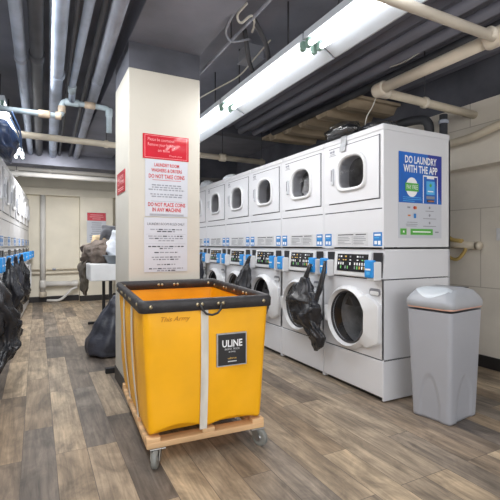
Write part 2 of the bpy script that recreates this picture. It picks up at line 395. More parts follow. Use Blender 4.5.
def make_washer():
    t = thing('washing_machine', '', 'washing machine')
    ccx, ccz, hr = -.012, .56, .21
    hole = circle(ccx, ccz, hr)
    x0, x1 = -HW, HW
    mb = MB()
    fr = to_rect(hole, x0, x1, .302, .872)
    mb.loft([on_y(fr, 0), on_y(hole, 0)], 'enamel', False)
    mb.loft([on_y(hole, 0), on_y(circle(ccx, ccz, hr + .02), .12)], 'gasket', True)
    mb.box(x0, x1, .02, DEP, .302, .872, 'enamel') if False else None
    # carcass: sides, back, top
    mb.box(x0, x0 + .015, 0, DEP, .012, .872, 'enamel', 0).box(x1 - .015, x1, 0, DEP, .012, .872, 'enamel', 0)
    mb.box(x0, x1, DEP - .02, DEP, .012, ZS, 'enamel').box(x0, x1, .0, DEP, .867, .872, 'seam')
    mb.box(x0, x1, .004, DEP, .292, .303, 'seam')
    # sloped head that carries the panel
    mb.prism([(x0, -.004, .876), (x0, .014, ZS), (x0, DEP, ZS), (x0, DEP, .876)], (W, 0, 0), 'enamel')
    mb.box(x0 + .02, x1 - .02, .03, DEP - .02, 0, .02, 'black')
    mb.keep = False
    mb.build('cabinet', t)
    MB().box(x0 + .001, x1 - .001, -.006, .02, .035, .293, 'enamel', .005).build('kick_panel', t)
    # drum
    d = MB()
    d.lathe([(hr + .015, .10), (hr + .02, .30), (.15, .42), (.05, .44), (.002, .44)], 'chrome', 40, (ccx, 0, ccz), 'Y')
    for k in range(3):
        a = k * 2 * PI / 3 + .5
        q = Vector((math.cos(a), 0, math.sin(a))); w = Vector((-math.sin(a), 0, math.cos(a))); c = Vector((ccx, 0, ccz))
        d.prism([c + q * .205 - w * .05 + Vector((0, .12, 0)), c + q * .11 + Vector((0, .12, 0)), c + q * .205 + w * .05 + Vector((0, .12, 0))], (0, .26, 0), 'drum_dk')
    d.build('drum', t)
    # door: round ring that runs into a straight right-hand edge
    out = []
    R = .245
    a0, a1 = math.radians(48), math.radians(312)
    for k in range(41):
        a = a0 + (a1 - a0) * k / 40; out.append((ccx + R * math.cos(a), ccz + R * math.sin(a)))
    out += [(.20, .362), (.314, .412), (.322, .428), (.322, .676), (.314, .692), (.2, .756)]
    n = len(out)
    ring = []
    for x, z in out:
        a = math.atan2(z - ccz, x - ccx); ring.append((ccx + .205 * math.cos(a), ccz + .205 * math.sin(a)))
    def scale(pts, k, cx=.0, cz=ccz): return [(cx + (x - cx) * k, cz + (z - cz) * k) for x, z in pts]
    db = MB()
    db.loft([on_y(out, -.001), on_y(out, -.022), on_y(scale(out, .98), -.034),
             on_y([(ccx + (x - ccx) * 1.07, ccz + (z - ccz) * 1.07) for x, z in ring], -.055),
             on_y(ring, -.03), on_y(scale(ring, .97, ccx), .0)], 'white', True)
    door = db.build('door', t)
    m = door.modifiers.new('e', 'EDGE_SPLIT'); m.split_angle = math.radians(40)
    MB().lathe([(.202, -.02), (.188, -.026), (.15, -.01), (.1, .03), (.03, .05), (.001, .052)], 'glass', 40, (ccx, 0, ccz), 'Y').build('door_glass', door)
    MB().lathe([(.206, -.022), (.2, -.03), (.19, -.026), (.192, -.014)], 'gasket', 40, (ccx, 0, ccz), 'Y').build('door_seal', door)
    MB().box(ccx - .254, ccx - .226, -.062, -.03, .50, .625, 'white', .008, 2).build('door_handle', door)
    # control panel
    tilt = lambda z: -.006 + (z - .876) * .094
    def plate(xa, xb, za, zb, th, m_, off):
        return MB().prism([(xa, tilt(za) - off, za), (xb, tilt(za) - off, za), (xb, tilt(zb) - off, zb), (xa, tilt(zb) - off, zb)], (0, -th, 0), m_)
    cp = plate(-.195, .225, .885, 1.068, .012, 'white', 0).build('control_panel', t)
    dm = plate(-.155, .195, .915, 1.05, .003, 'display', .012)
    rnd = random.Random(3)
    y = -.006 - .0165
    for rr, (z0, z1) in enumerate(((1.024, 1.036), (1.0, 1.008), (.965, .985), (.935, .957))):
        for k in range(12):
            x = -.14 + k * .027
            if rnd.random() < (.55 if rr < 2 else .72) and k != 6:
                dm.raw([(x, tilt(z0) - .0165, z0), (x + (.018 if rr < 2 else .014), tilt(z0) - .0165, z0), (x + (.018 if rr < 2 else .014), tilt(z1) - .0165, z1), (x, tilt(z1) - .0165, z1)],
                       [[0, 1, 2, 3]], rnd.choice(['ink_y', 'ink', 'ink_g', 'ink_w']) if rr != 2 else 'ink_w')
    dm.build('display', cp, 'black display of coin cycle buttons')
    card_reader(-.24, t); card_reader(.29, t)
    MB().prism([(x, 0, z) for x, z in rrect(.207, .312, .752, .805, .02)], (0, -.006, 0), 'gray_pl').prism([(x, -.006, z) for x, z in rrect(.217, .302, .757, .785, .012)], (0, -.005, 0), 'white').build('dispenser_badge', t)
    return t

def make_dryer():
    t = thing('tumble_dryer', '', 'tumble dryer')
    x0, x1 = -HW, HW
    # window outline: flat bottom, arched shoulders
    def win(g, cx=.012, cz=1.69):
        pts = []
        for k in range(48):
            a = 2 * PI * k / 48; c, s_ = math.cos(a), math.sin(a)
            e = 2 / (2.6 if s_ > 0 else 4.5)
            pts.append((cx + math.copysign(abs(c) ** e, c) * (.142 + g), cz + math.copysign(abs(s_) ** e, s_) * (.118 + g)))
        return pts
    hole = win(0)
    mb = MB()
    # front: lower panel and the part around the door
    mb.box(x0 + .0152, x1 - .0152, 0, .02, ZS + .002, 1.378, 'enamel')
    mb.box(x0 + .015, x1 - .015, .004, .02, 1.378, 1.386, 'seam')
    fr = to_rect(hole, x0, x1, 1.386, ZT - .045)
    mb.loft([on_y(fr, 0), on_y(hole, 0), on_y(win(.01), .1)], 'enamel', False)
    mb.box(x0, x1, -.004, DEP, ZT - .045, ZT, 'enamel', .008)
    mb.box(x0, x0 + .015, .0008, DEP, ZS + .002, ZT - .046, 'enamel').box(x1 - .015, x1, .0008, DEP, ZS + .002, ZT - .046, 'enamel')
    mb.box(x0, x1, DEP - .015, DEP, ZS + .002, ZT - .04, 'enamel').box(x0, x1, 0, DEP, ZS + .002, ZS + .014, 'enamel2')
    mb.box(x1 - .004, x1 + .002, .1, .13, ZS + .006, ZS + .014, 'seam')
    mb.build('cabinet', t)
    d = MB().loft([on_y(win(.012), .06), on_y(win(.03), .3), on_y(win(-.02), .42), on_y(win(-.11), .43)], 'drum_dk', True, False, True)
    d.build('drum', t)
    # door leaf with shadow gap
    o1 = rrect(-.272, .312, 1.452, 1.915, .02, 11); o2 = rrect(-.265, .305, 1.459, 1.908, .018, 11)
    db = MB()
    whole = to_rect(hole, -.264, .304, 1.46, 1.907)
    db.loft([on_y(whole, -.002), on_y(whole, -.009), on_y(win(.02), -.009), on_y(win(.02), .02)], 'enamel', False)
    # drop the part of the gap sheet behind the window
    db.f, db.m, db.sm = zip(*[(f, m_, s_) for f, m_, s_ in zip(db.f, db.m, db.sm) if len(f) <= 4]); db.f = list(db.f); db.m = list(db.m); db.sm = list(db.sm)
    lo = to_rect(hole, -.272, .312, 1.452, 1.915); li = to_rect(hole, -.264, .304, 1.46, 1.907)
    db.loft([on_y(lo, -.001), on_y(li, -.001)], 'seam', False)
    door = db.build('door', t)
    fb = MB().loft([on_y(win(.032), -.008), on_y(win(.03), -.022), on_y(win(.02), -.028), on_y(win(.006), -.022), on_y(win(0), .01)], 'white', True)
    fb.build('window_frame', door, 'white raised frame')
    MB().loft([on_y(win(.002), -.012), on_y(win(-.05), -.014), on_y(win(-.115), -.016)], 'glass_d', True, False, True).build('door_glass', door)
    MB().box(-.222, -.196, -.027, -.007, 1.61, 1.745, 'enamel2', .006).box(-.216, -.203, -.029, -.023, 1.64, 1.735, 'gray_pl', .003).build('door_handle', door)
    o = (0, -.009, 0)
    lg = MB()
    lg.disc((-.2, -.009, 1.885), U, V, .012, 'ink')
    lg.rect(o, U, V, -.245, -.185, 1.862, 1.868, 'ink').rect(o, U, V, -.255, -.17, 1.85, 1.855, 'ink').rect(o, U, V, -.25, -.215, 1.876, 1.892, 'ink')
    lg.build('maker_badge', door)
    o = (0, 0, 0)
    for xa, nm in ((-.325, 0), (.243, 1)):
        st = MB().box(xa, xa + .085, -.002, 0, 1.113, 1.212, 'sticker')
        st.rect((0, -.002, 0), U, V, xa + .012, xa + .073, 1.186, 1.2, 'ink_w').rect((0, -.002, 0), U, V, xa + .012, xa + .06, 1.17, 1.176, 'p_cyan')
        st.rect((0, -.002, 0), U, V, xa + .012, xa + .038, 1.125, 1.15, 'ink_w').rect((0, -.002, 0), U, V, xa + .048, xa + .073, 1.122, 1.15, 'ink_w')
        st.build('sticker', t, 'blue sticker with white marks')
    pl = MB().box(-.175, .187, -.002, 0, 1.115, 1.216, 'placard')
    rnd = random.Random(5)
    oo = (0, -.002, 0)
    pl.rect(oo, U, V, -.155, .03, 1.197, 1.204, 'ink_dk').rect(oo, U, V, .055, .17, 1.197, 1.204, 'ink_dk')
    for k in range(5):
        z = 1.182 - k * .013
        pl.rect(oo, U, V, -.155, -.155 + rnd.uniform(.08, .16), z - .003, z + .002, 'ink').rect(oo, U, V, .03, .03 + rnd.uniform(.07, .14), z - .003, z + .002, 'ink')
    pl.rect(oo, U, V, .015, .018, 1.12, 1.19, 'ink')
    pl.build('instruction_placard', t)
    return t

washer = make_washer(); dryer = make_dryer()
XF = 2.181; Y0 = 2.177
ords = ['first', 'second', 'third', 'fourth', 'fifth', 'sixth', 'seventh', 'eighth', 'ninth']
wl = ['white washer at the end of its row, beside the grey bin, round door clear',
      'white washer with a black garbage bag hanging over its round door',
      'white washer third from the grey bin, its bare door facing the yellow cart',
      'white washer fourth from the grey bin, black bag hanging at its far edge',
      'white washer fifth from the grey bin, partly hidden by the yellow cart rim',
      'white washer sixth from the grey bin, mostly hidden behind the square column']
dl = ['white stacked dryer at the end of its row, blue app poster on its side',
      'white stacked dryer second from the poster, pale laundry showing in its window',
      'white stacked dryer third from the poster, above the bare-doored washer facing the cart',
      'white stacked dryer fourth from the app poster, empty dark window',
      'white stacked dryer fifth from the app poster, seen just past the column',
      'white stacked dryer sixth from the app poster, a sliver beside the column']
for k in range(6):
    yc = Y0 + PITCH * (k + .5)
    for proto, labs, g in ((washer, wl, 'washers along the wall with the bin'), (dryer, dl, 'dryers stacked along the wall with the bin')):
        if k == 0:
            proto.location = (XF, yc, 0); proto.rotation_euler = (0, 0, -PI / 2); proto['label'] = labs[0]; proto['group'] = g
        else: dup(proto, (XF, yc, 0), -PI / 2, labs[k], g)
LR = math.radians(2.4)
for k in range(9):
    q_ = PITCH * (k + .5); yc = 8.92 - q_ * math.cos(LR); XLF = -.14 - q_ * math.sin(LR)
    w_ = 'beside' if k == 0 else ords[k] + ' from'
    dup(washer, (XLF, yc, 0), PI / 2 - LR, 'white washer in the row of hanging black bags, %s the back wall' % w_, 'washers in the row opposite')
    dup(dryer, (XLF, yc, 0), PI / 2 - LR, 'white stacked dryer in the row under the navy bag, %s the back wall' % w_, 'dryers in the row opposite')

# ------------------------------------------------------------------ soft shapes
def sack(name, rings, m, parent=None, folds=9, amp=.18, seed=0, n=40, lump=.12, fs=6.0, sub=5, cap=True):
    """rings: (centre xyz, rx, ry) from top to bottom; interpolated, folded and crumpled"""
    rr = []
    K = len(rings)
    for i in range(K - 1):
        for s_ in range(sub):
            t = s_ / sub; t2 = t * t * (3 - 2 * t)
            a, b = rings[i], rings[i + 1]
            rr.append((Vector(a[0]).lerp(Vector(b[0]), t), a[1] + (b[1] - a[1]) * t2, a[2] + (b[2] - a[2]) * t2))
    rr.append((Vector(rings[-1][0]), rings[-1][1], rings[-1][2]))
    R = []
    for j, (c, rx, ry) in enumerate(rr):
        ring = []
        for k in range(n):
            a = 2 * PI * k / n
            d = Vector((math.cos(a), math.sin(a), 0))
            f = 1 + amp * math.sin(folds * a + seed + 1.3 * math.sin(j * .35 + seed)) * (.5 + .5 * noise.noise(Vector((d.x * 2, d.y * 2, j * .2 + seed))))
            p = c + Vector((d.x * rx, d.y * ry, 0)) * f
            q = noise.noise_vector(p * fs + Vector((seed * 3.1, 0, 0)))
            q2 = noise.noise_vector(p * fs * 2.6 + Vector((0, seed * 1.7, 0)))
            p = p + (q + q2 * .5) * lump * min(max(rx, ry), .2)
            ring.append(p)
        R.append(ring)
    o = MB().loft(R, m, True, cap, cap).build(name, parent)
    return o

def hang_bag(lab, x, ytop, zs, body, m='bag', straps=(), seed=0, group=None, out=-1, amp=.18, lump=.22):
    t = thing('garbage_bag', lab, 'bag', (0, 0, 0), 0, group)
    sack('sack', body, m, t, seed=seed, amp=amp, lump=lump, fs=9)
    for s_ in straps:
        b = MB(); pts = [Vector(p) for p in s_]
        b.tube(pts, [.014] + [.02 + .006 * math.sin(i * 1.9) for i in range(len(pts) - 2)] + [.034], m, 10, .05)
        b.build('tie_strap', t)
    return t
# bag over the second washer
hang_bag('black garbage bag knotted between two card readers, hanging over a washer door', 2.05, 2.9, .95,
         [((2.06, 2.97, .84), .03, .05), ((2.05, 2.985, .75), .055, .12), ((2.035, 2.975, .65), .08, .18), ((2.03, 2.95, .55), .085, .19), ((2.035, 2.92, .47), .07, .15),
          ((2.05, 2.84, .41), .05, .09), ((2.06, 2.80, .36), .045, .085), ((2.07, 2.81, .29), .035, .06), ((2.075, 2.835, .235), .012, .02)],
         seed=2, lump=.3, straps=[[(2.08, 2.915, .96), (2.06, 2.93, .90), (2.06, 2.97, .82), (2.06, 3.0, .72)],
                 [(2.09, 2.73, .99), (2.08, 2.735, .9), (2.06, 2.765, .75), (2.05, 2.83, .62), (2.04, 2.87, .55)],
                 [(2.08, 2.93, .95), (2.065, 2.96, .86), (2.06, 3.03, .74), (2.05, 3.06, .66)]])
hang_bag('black garbage bag hanging from a reader above the yellow cart rim', 2.05, 4.2, .95,
         [((2.07, 4.10, .92), .02, .03), ((2.06, 4.14, .82), .05, .08), ((2.05, 4.18, .70), .07, .13), ((2.05, 4.2, .58), .07, .16), ((2.07, 4.2, .48), .03, .10)],
         straps=[[(2.09, 4.07, 1.0), (2.08, 4.08, .97), (2.07, 4.11, .9), (2.06, 4.14, .82)]], seed=5)
hang_bag('dark garbage bag with pale print hanging beside the square column', 2.05, 5.7, .95,
         [((2.06, 5.62, .94), .03, .05), ((2.05, 5.64, .84), .06, .12), ((2.05, 5.66, .7), .07, .15), ((2.05, 5.66, .58), .07, .16), ((2.07, 5.66, .5), .04, .1)], 'bag_g',
         straps=[[(2.09, 5.58, 1.0), (2.08, 5.6, .97), (2.07, 5.62, .92), (2.06, 5.63, .86)]], seed=8)
# bags over the other row
hang_bag('large black garbage bag reaching lowest in the opposite row, pointed corner near the floor', 0, 0, 0,
         [((-.275, 3.42, .94), .02, .03), ((-.255, 3.42, .84), .05, .08), ((-.24, 3.46, .7), .085, .14), ((-.22, 3.55, .56), .10, .2), ((-.21, 3.62, .42), .105, .24), ((-.225, 3.5, .32), .08, .18), ((-.245, 3.3, .22), .012, .03)],
         straps=[[(-.27, 3.38, 1.0), (-.275, 3.39, .96), (-.275, 3.41, .9), (-.265, 3.42, .82)]], seed=11, amp=.2)
hang_bag('crumpled black garbage bag hanging next beyond the largest bag in the opposite row', 0, 0, 0,
         [((-.24, 4.5, .95), .02, .03), ((-.225, 4.52, .86), .05, .09), ((-.21, 4.55, .72), .08, .16), ((-.205, 4.6, .58), .08, .2), ((-.21, 4.62, .46), .065, .17), ((-.22, 4.66, .38), .02, .05)],
         straps=[[(-.225, 4.42, 1.0), (-.235, 4.44, .96), (-.24, 4.48, .9), (-.225, 4.52, .82)]], seed=14, amp=.2)
hang_bag('small black garbage bag hanging furthest along the opposite row, close to the back wall', 0, 0, 0,
         [((-.18, 5.9, .97), .02, .03), ((-.17, 5.92, .88), .045, .09), ((-.16, 5.95, .72), .07, .18), ((-.155, 6.0, .55), .075, .22), ((-.16, 6.05, .42), .05, .15), ((-.17, 6.08, .36), .02, .05)],
         straps=[[(-.165, 5.82, 1.0), (-.17, 5.84, .97), (-.175, 5.88, .93), (-.17, 5.92, .85)]], seed=17, amp=.2)
hang_bag('slim dark grey garbage bag squeezed between two fatter black bags', 0, 0, 0,
         [((-.215, 5.2, .97), .02, .03), ((-.205, 5.2, .86), .05, .08), ((-.2, 5.22, .7), .06, .13), ((-.2, 5.24, .58), .055, .13), ((-.205, 5.26, .5), .02, .05)], 'bag_g',
         straps=[[(-.2, 5.12, 1.0), (-.205, 5.14, .97), (-.21, 5.18, .93), (-.205, 5.2, .85)]], seed=20, amp=.2)
# navy bag on top of the other row
t = thing('laundry_bag', 'navy blue laundry bag with pale cords slumped over the dryer tops', 'bag')
sack('sack', [((-.36, 4.5, 2.27), .03, .05), ((-.35, 4.5, 2.24), .12, .26), ((-.32, 4.45, 2.15), .16, .36), ((-.3, 4.45, 2.07), .15, .36), ((-.27, 4.45, 2.0), .09, .3), ((-.235, 4.5, 1.93), .03, .16), ((-.225, 4.55, 1.9), .01, .05)], 'navy', t, seed=3, amp=.14)
for k, (dx, dz) in enumerate(((0, 0), (.015, .05), (.03, .1))):
    MB().tube([(-.22 + dx, 4.05, 2.15 + dz), (-.145 + dx * .5, 4.25, 2.07 + dz * .7), (-.13, 4.5, 2.01 + dz * .5), (-.15, 4.72, 2.05 + dz)], .007, 'navy_trim', 8, .1).build('cord', t, 'pale blue cord')
t = sack('black_jacket', [((-.40, 3.76, 2.05), .06, .14), ((-.36, 3.76, 2.02), .08, .2), ((-.30, 3.76, 1.95), .04, .2), ((-.305, 3.76, 1.86), .035, .17), ((-.31, 3.77, 1.74), .03, .13), ((-.315, 3.77, 1.66), .01, .05)], 'bag', seed=9)
tag(t, 'black jacket hanging down the dryer front below the navy bag', 'jacket')
# bag on the floor behind the column
tag(sack('garbage_bag', [((.72, 4.45, .60), .02, .03), ((.72, 4.45, .52), .07, .09), ((.71, 4.5, .42), .12, .15), ((.69, 4.5, .28), .17, .2), ((.66, 4.5, .13), .22, .24), ((.66, 4.5, .03), .22, .24), ((.66, 4.5, .012), .16, .2)], 'bag_g', seed=6, amp=.08),
    'dark grey garbage bag slumped on the floor behind the square column', 'bag')
# dryer load
for k, lab in ((1, 'pale laundry load pressed against the glass of a dryer'),):
    yc = Y0 + PITCH * (k + .5) - .02
    o = sack('laundry_load', [((XF + .2, yc, 1.76), .05, .06), ((XF + .19, yc, 1.745), .11, .08), ((XF + .17, yc, 1.69), .13, .11), ((XF + .17, yc, 1.63), .13, .115), ((XF + .18, yc, 1.585), .11, .1), ((XF + .2, yc, 1.58), .04, .05)], 'dryload', seed=4, amp=.1, lump=.25, fs=14)
    tag(o, lab, 'laundry')
# crumpled paper on far dryer tops
for y, s_, lab in ((5.95, .16, 'white crumpled sheet on the dryer top beside the column'), (5.05, .1, 'small white rag on the dryer top near the column')):
    o = sack('crumpled_sheet', [((2.32, y, 1.985 + s_ * .75), .04, .06), ((2.32, y, 1.985 + s_ * .55), .08, s_ * .9), ((2.32, y, 1.985 + s_ * .2), .1, s_ * 1.2), ((2.32, y, 1.987), .1, s_ * 1.3)], 'linen', seed=int(y * 3), amp=.1)
    tag(o, lab, 'cloth')
# clear plastic-wrapped tray on the end dryer
t = thing('plastic_tray', 'black tray in clear wrap with a grey strap over the end dryer top', 'tray')
b = MB().box(2.15, 2.27, 2.52, 2.80, 1.99, 2.075, 'black', .03, 3, None, True); b.build('tray', t)
sack('wrap', [((2.21, 2.66, 2.095), .05, .1), ((2.21, 2.66, 2.08), .09, .17), ((2.21, 2.66, 2.04), .1, .19), ((2.21, 2.66, 1.995), .09, .17)], 'clear', t, amp=.08, seed=3, lump=.12, fs=14)
MB().strip([(2.25, 2.60, 2.0), (2.19, 2.60, 1.998), (2.172, 2.60, 1.985), (2.170, 2.60, 1.93), (2.160, 2.60, 1.90), (2.160, 2.60, 1.865)], (0, .065, 0), (.003, 0, .003), 'tape').build('strap', t, 'grey strap')
o = sack('garment', [((2.3, 2.36, 2.045), .03, .05), ((2.3, 2.36, 2.035), .07, .12), ((2.3, 2.36, 2.005), .09, .15), ((2.3, 2.36, 1.99), .09, .15)], 'bag', seed=12, amp=.1)
tag(o, 'black cloth lying flat on the end dryer top beside the wrapped tray', 'cloth')

# ------------------------------------------------------------------ poster on the end dryer
PY = Y0 - .0005; ux = (1, 0, 0); vz = (0, 0, 1); o = (0, PY - .003, 0)
t = thing('app_poster', 'blue and white app poster on the side of the end dryer', 'poster')
b = MB().box(2.32, 2.775, PY - .003, PY, 1.17, 1.80, 'paper').rect(o, ux, vz, 2.32, 2.775, 1.43, 1.80, 'p_blue')
b.raw([(2.62, PY - .0044, 1.8), (2.775, PY - .0044, 1.43), (2.775, PY - .0044, 1.8)], [[0, 1, 2]], 'p_navy')
b.build('sheet', t)
b = MB()
b.text('DO LAUNDRY', .075, (2.545, PY - .003, 1.722), ux, vz, 'ink_w', width=.335, bold=.002, lift=.004)
b.text('WITH THE APP', .075, (2.545, PY - .003, 1.655), ux, vz, 'ink_w', width=.36, bold=.002, lift=.004)
b.disc((2.452, PY - .003, 1.545), ux, vz, .062, 'ink_w', .003, 28, .072)
b.rect(o, ux, vz, 2.383, 2.522, 1.515, 1.575, 'p_green', .004)
b.text('PAY FREE', .046, (2.4525, PY - .003, 1.53), ux, vz, 'ink_w', width=.115, lift=.006)
for k, w in enumerate((.19, .2, .12)): b.rect(o, ux, vz, 2.36, 2.36 + w, 1.468 - k * .014, 1.472 - k * .014, 'p_cyan', .003)
# phone
b.rect(o, ux, vz, 2.568, 2.576, 1.432, 1.635, 'ink_w', .003).rect(o, ux, vz, 2.722, 2.730, 1.432, 1.635, 'ink_w', .003).rect(o, ux, vz, 2.568, 2.73, 1.632, 1.642, 'ink_w', .003)
b.rect(o, ux, vz, 2.61, 2.69, 1.618, 1.634, 'ink_w', .003)
b.rect(o, ux, vz, 2.605, 2.695, 1.5, 1.60, 'p_cyan', .003).disc((2.65, PY - .003, 1.57), ux, vz, .013, 'p_green', .004, 16).rect(o, ux, vz, 2.62, 2.68, 1.52, 1.528, 'ink_w', .004)
b.rect(o, ux, vz, 2.605, 2.695, 1.468, 1.488, 'box_g', .003).rect(o, ux, vz, 2.61, 2.69, 1.442, 1.460, 'ink_dk', .003).rect(o, ux, vz, 2.625, 2.69, 1.448, 1.453, 'p_orange', .004)
# lower half marks
b.rect(o, ux, vz, 2.405, 2.435, 1.39, 1.402, 'ink', .003).disc((2.478, PY - .003, 1.395), ux, vz, .012, 'ink_r', .003, 16).disc((2.492, PY - .003, 1.395), ux, vz, .012, 'p_orange', .003, 16)
b.rect(o, ux, vz, 2.41, 2.438, 1.332, 1.342, 'p_orange', .003).rect(o, ux, vz, 2.472, 2.496, 1.318, 1.352, 'sticker', .003)
for k, (x0_, x1_, z_) in enumerate(((2.40, 2.51, 1.285), (2.39, 2.51, 1.27), (2.395, 2.50, 1.258))): b.rect(o, ux, vz, x0_, x1_, z_, z_ + .004, 'ink', .003)
for z_, w in ((1.372, .05), (1.315, .1), (1.258, .1)):
    b.disc((2.64, PY - .003, z_ + .028), ux, vz, .01, 'ink', .003, 14).rect(o, ux, vz, 2.64 - w / 2 - .02, 2.64 + w / 2 + .02, z_, z_ + .005, 'ink', .003)
b.rect(o, ux, vz, 2.335, 2.675, 1.195, 1.24, 'p_green', .003)
b.rect(o, ux, vz, 2.36, 2.375, 1.21, 1.225, 'ink_w', .004).rect(o, ux, vz, 2.46, 2.65, 1.213, 1.222, 'ink_w', .004).rect(o, ux, vz, 2.70, 2.74, 1.212, 1.222, 'ink', .003)
b.rect(o, ux, vz, 2.395, 2.435, 1.19, 1.248, 'placard', .005)
b.build('lettering', t)

# ------------------------------------------------------------------ signs on the column and back wall
def sign(name, lab, x0, x1, z0, z1, y, bg, draw, th=.005, border=None):
    t = thing(name, lab, 'sign')
    b = MB().box(x0, x1, y - th, y, z0, z1, bg); b.build('sheet', t)
    l = MB(); draw(l, (0, y - th, 0), (x0 + x1) / 2); l.build('lettering', t)
    return t
def d_red(l, o, c):
    y = o[1]
    for a, b_, z0, z1 in ((.703, 1.028, 1.768, 1.771), (.703, 1.028, 1.931, 1.934)): l.rect(o, U, V, a, b_, z0, z1, 'ink_pink')
    for a in (.703, 1.025): l.rect(o, U, V, a, a + .003, 1.768, 1.934, 'ink_pink')
    l.text('Please be courteous', .034, (c - .04, y, 1.893), U, V, 'ink_pink', width=.2)
    l.text('Remove your laundry', .034, (c - .035, y, 1.855), U, V, 'ink_pink', width=.21)
    l.text('on time', .034, (c - .02, y, 1.815), U, V, 'ink_pink', width=.09)
    l.text('Thank you', .018, (c + .07, y, 1.785), U, V, 'ink_pink', width=.1)
sign('red_sign', 'glossy red courtesy sign above white notices on the column', .69, 1.041, 1.76, 1.942, CY0 - .0005, 'red', d_red)
def d_n1(l, o, c):
    y = o[1]
    l.text('LAUNDRY ROOM', .036, (c, y, 1.705), U, V, 'ink_r', width=.19, bold=.0008)
    l.text('WASHERS & DRYERS', .036, (c, y, 1.665), U, V, 'ink_r', width=.235, bold=.0008)
    l.text('DO NOT TAKE COINS', .042, (c, y, 1.618), U, V, 'ink_r', width=.275, bold=.001)
    l.rect(o, U, V, c - .11, c + .11, 1.603, 1.606, 'ink_r')
    rnd = random.Random(1)
    for z in (1.562, 1.545, 1.528, 1.494, 1.477): 
        w = rnd.uniform(.11, .14); x = c - w
        while x < c + w:
            d = rnd.uniform(.012, .035); l.rect(o, U, V, x, min(x + d, c + w), z, z + .009, 'ink'); x += d + .007
    l.rect(o, U, V, c - .12, c + .12, 1.445, 1.447, 'ink')
    l.text('DO NOT PLACE COINS', .04, (c, y, 1.408), U, V, 'ink_r', width=.285, bold=.001)
    l.text('IN ANY MACHINE', .04, (c, y, 1.37), U, V, 'ink_r', width=.22, bold=.001)
    for z in (1.347, 1.339): l.rect(o, U, V, c - .13, c + .13, z, z + .005, 'ink')
sign('white_notice', 'white notice in red capitals about coins, on the column', .707, 1.032, 1.333, 1.756, CY0 - .0005, 'paper', d_n1)
def d_n2(l, o, c):
    y = o[1]; rnd = random.Random(2)
    l.text('LAUNDRY ROOM RULES ONLY', .026, (c, y, 1.268), U, V, 'ink_dk', width=.285)
    for z, w in ((1.232, .12), (1.217, .07), (1.182, .135), (1.165, .13), (1.148, .06), (1.105, .135), (1.09, .05), (1.06, .09), (1.025, .11), (1.008, .1), (.97, .07), (.94, .13), (.925, .07)):
        x = c - w
        while x < c + w:
            d = rnd.uniform(.012, .035); l.rect(o, U, V, x, min(x + d, c + w), z, z + .008, rnd.choice(['ink', 'ink', 'ink_dk'])); x += d + .007
    l.rect(o, U, V, c - .15, c + .15, 1.128, 1.1295, 'ink').rect(o, U, V, c - .15, c + .15, 1.2, 1.2012, 'ink')
sign('white_notice', 'white notice in small dark print, lowest sheet on the column', .70, 1.029, .92, 1.324, CY0 - .0005, 'paper', d_n2)
# red sign round the corner of the column
t = thing('red_sign', 'small red sign on the narrow shaded side of the column', 'sign')
b = MB().box(CX0 - .005, CX0, 3.19, 3.52, 1.525, 1.692, 'red').build('sheet', t)
l = MB(); u2 = (0, -1, 0)
l.text('LAUNDRY', .04, (CX0 - .005, 3.355, 1.635), u2, V, 'ink_pink', width=.24); l.text('ROOM HOURS', .04, (CX0 - .005, 3.355, 1.59), u2, V, 'ink_pink', width=.26)
for z in (1.56, 1.545): l.rect((CX0 - .005, 3.355, 0), u2, V, -.12, .12, z, z + .007, 'ink_pink')
l.build('lettering', t)
def d_bw(l, o, c):
    l.rect(o, U, V, .895, 1.253, 1.61, 1.77, 'red', .002)
    for z, w in ((1.72, .12), (1.68, .13), (1.64, .08)): l.rect(o, U, V, c - w, c + w, z, z + .014, 'ink_pink', .003)
    rnd = random.Random(4)
    for k in range(9):
        z = 1.56 - k * .042; w = rnd.uniform(.08, .14); l.rect(o, U, V, c - w, c + w, z, z + .014, 'ink', .002)
sign('wall_notice', 'white notice with a red heading on the back wall above the laundry table', .89, 1.258, 1.165, 1.775, 8.8995, 'paper', d_bw)

# ------------------------------------------------------------------ yellow basket truck
cart = thing('laundry_cart', 'yellow vinyl laundry basket truck with black rim on a wooden caster base', 'laundry cart', (.835, 2.525, 0), -math.radians(3.0))
cw, cd = .352, .485
def cart_ring(z, g=0.0, nn=14, wob=0.0):
    k = (z - .155) / (.84 - .155)
    w = .312 + (cw - .312) * k - g; d = .462 + (cd - .462) * k - g; r = .03
    pts = []
    seg = [((w - r, -d), (-1, 0)), ]
    base = rrect(-w, w, -d, d, r, 4)
    out = []
    L = len(base)
    for i in range(L):
        a, b_ = base[i], base[(i + 1) % L]
        ln = math.hypot(b_[0] - a[0], b_[1] - a[1]); m_ = 14 if ln > .2 else 1
        for j in range(m_):
            t_ = j / m_; x = a[0] + (b_[0] - a[0]) * t_; y = a[1] + (b_[1] - a[1]) * t_
            if m_ > 1 and wob:
                q = noise.noise(Vector((x * 5, y * 5, z * 4))) * .014 * wob + .008 * wob * math.sin(PI * t_) * math.sin(PI * k)
                nx, ny = (b_[1] - a[1]) / ln, -(b_[0] - a[0]) / ln
                x += nx * q; y += ny * q
            out.append((x, y))
    return out
def sag(x, y, z):
    k = max(0, (.24 - z) / .09)
    return z + k * (.030 * abs(math.sin((x + .01) / .30 * PI)) * (1.15 if x < 0 else .8) + .012 * abs(math.sin(y / .3 * PI)) - .004)
zs = [.155, .17, .2, .25, .32, .40, .48, .56, .64, .72, .79, .83]
outer = [[(x, y, sag(x, y, z)) for x, y in cart_ring(z, 0, wob=1.0 if .16 < z < .8 else 0)] for z in zs]
inner = [[(x, y, z) for x, y in cart_ring(z, .008, wob=1.0 if .16 < z < .8 else 0)] for z in [.175, .25, .32, .48, .64, .79, .83]]
b = MB(); b.loft(outer, 'yellow', True, True, False); basket = b.build('basket', cart)
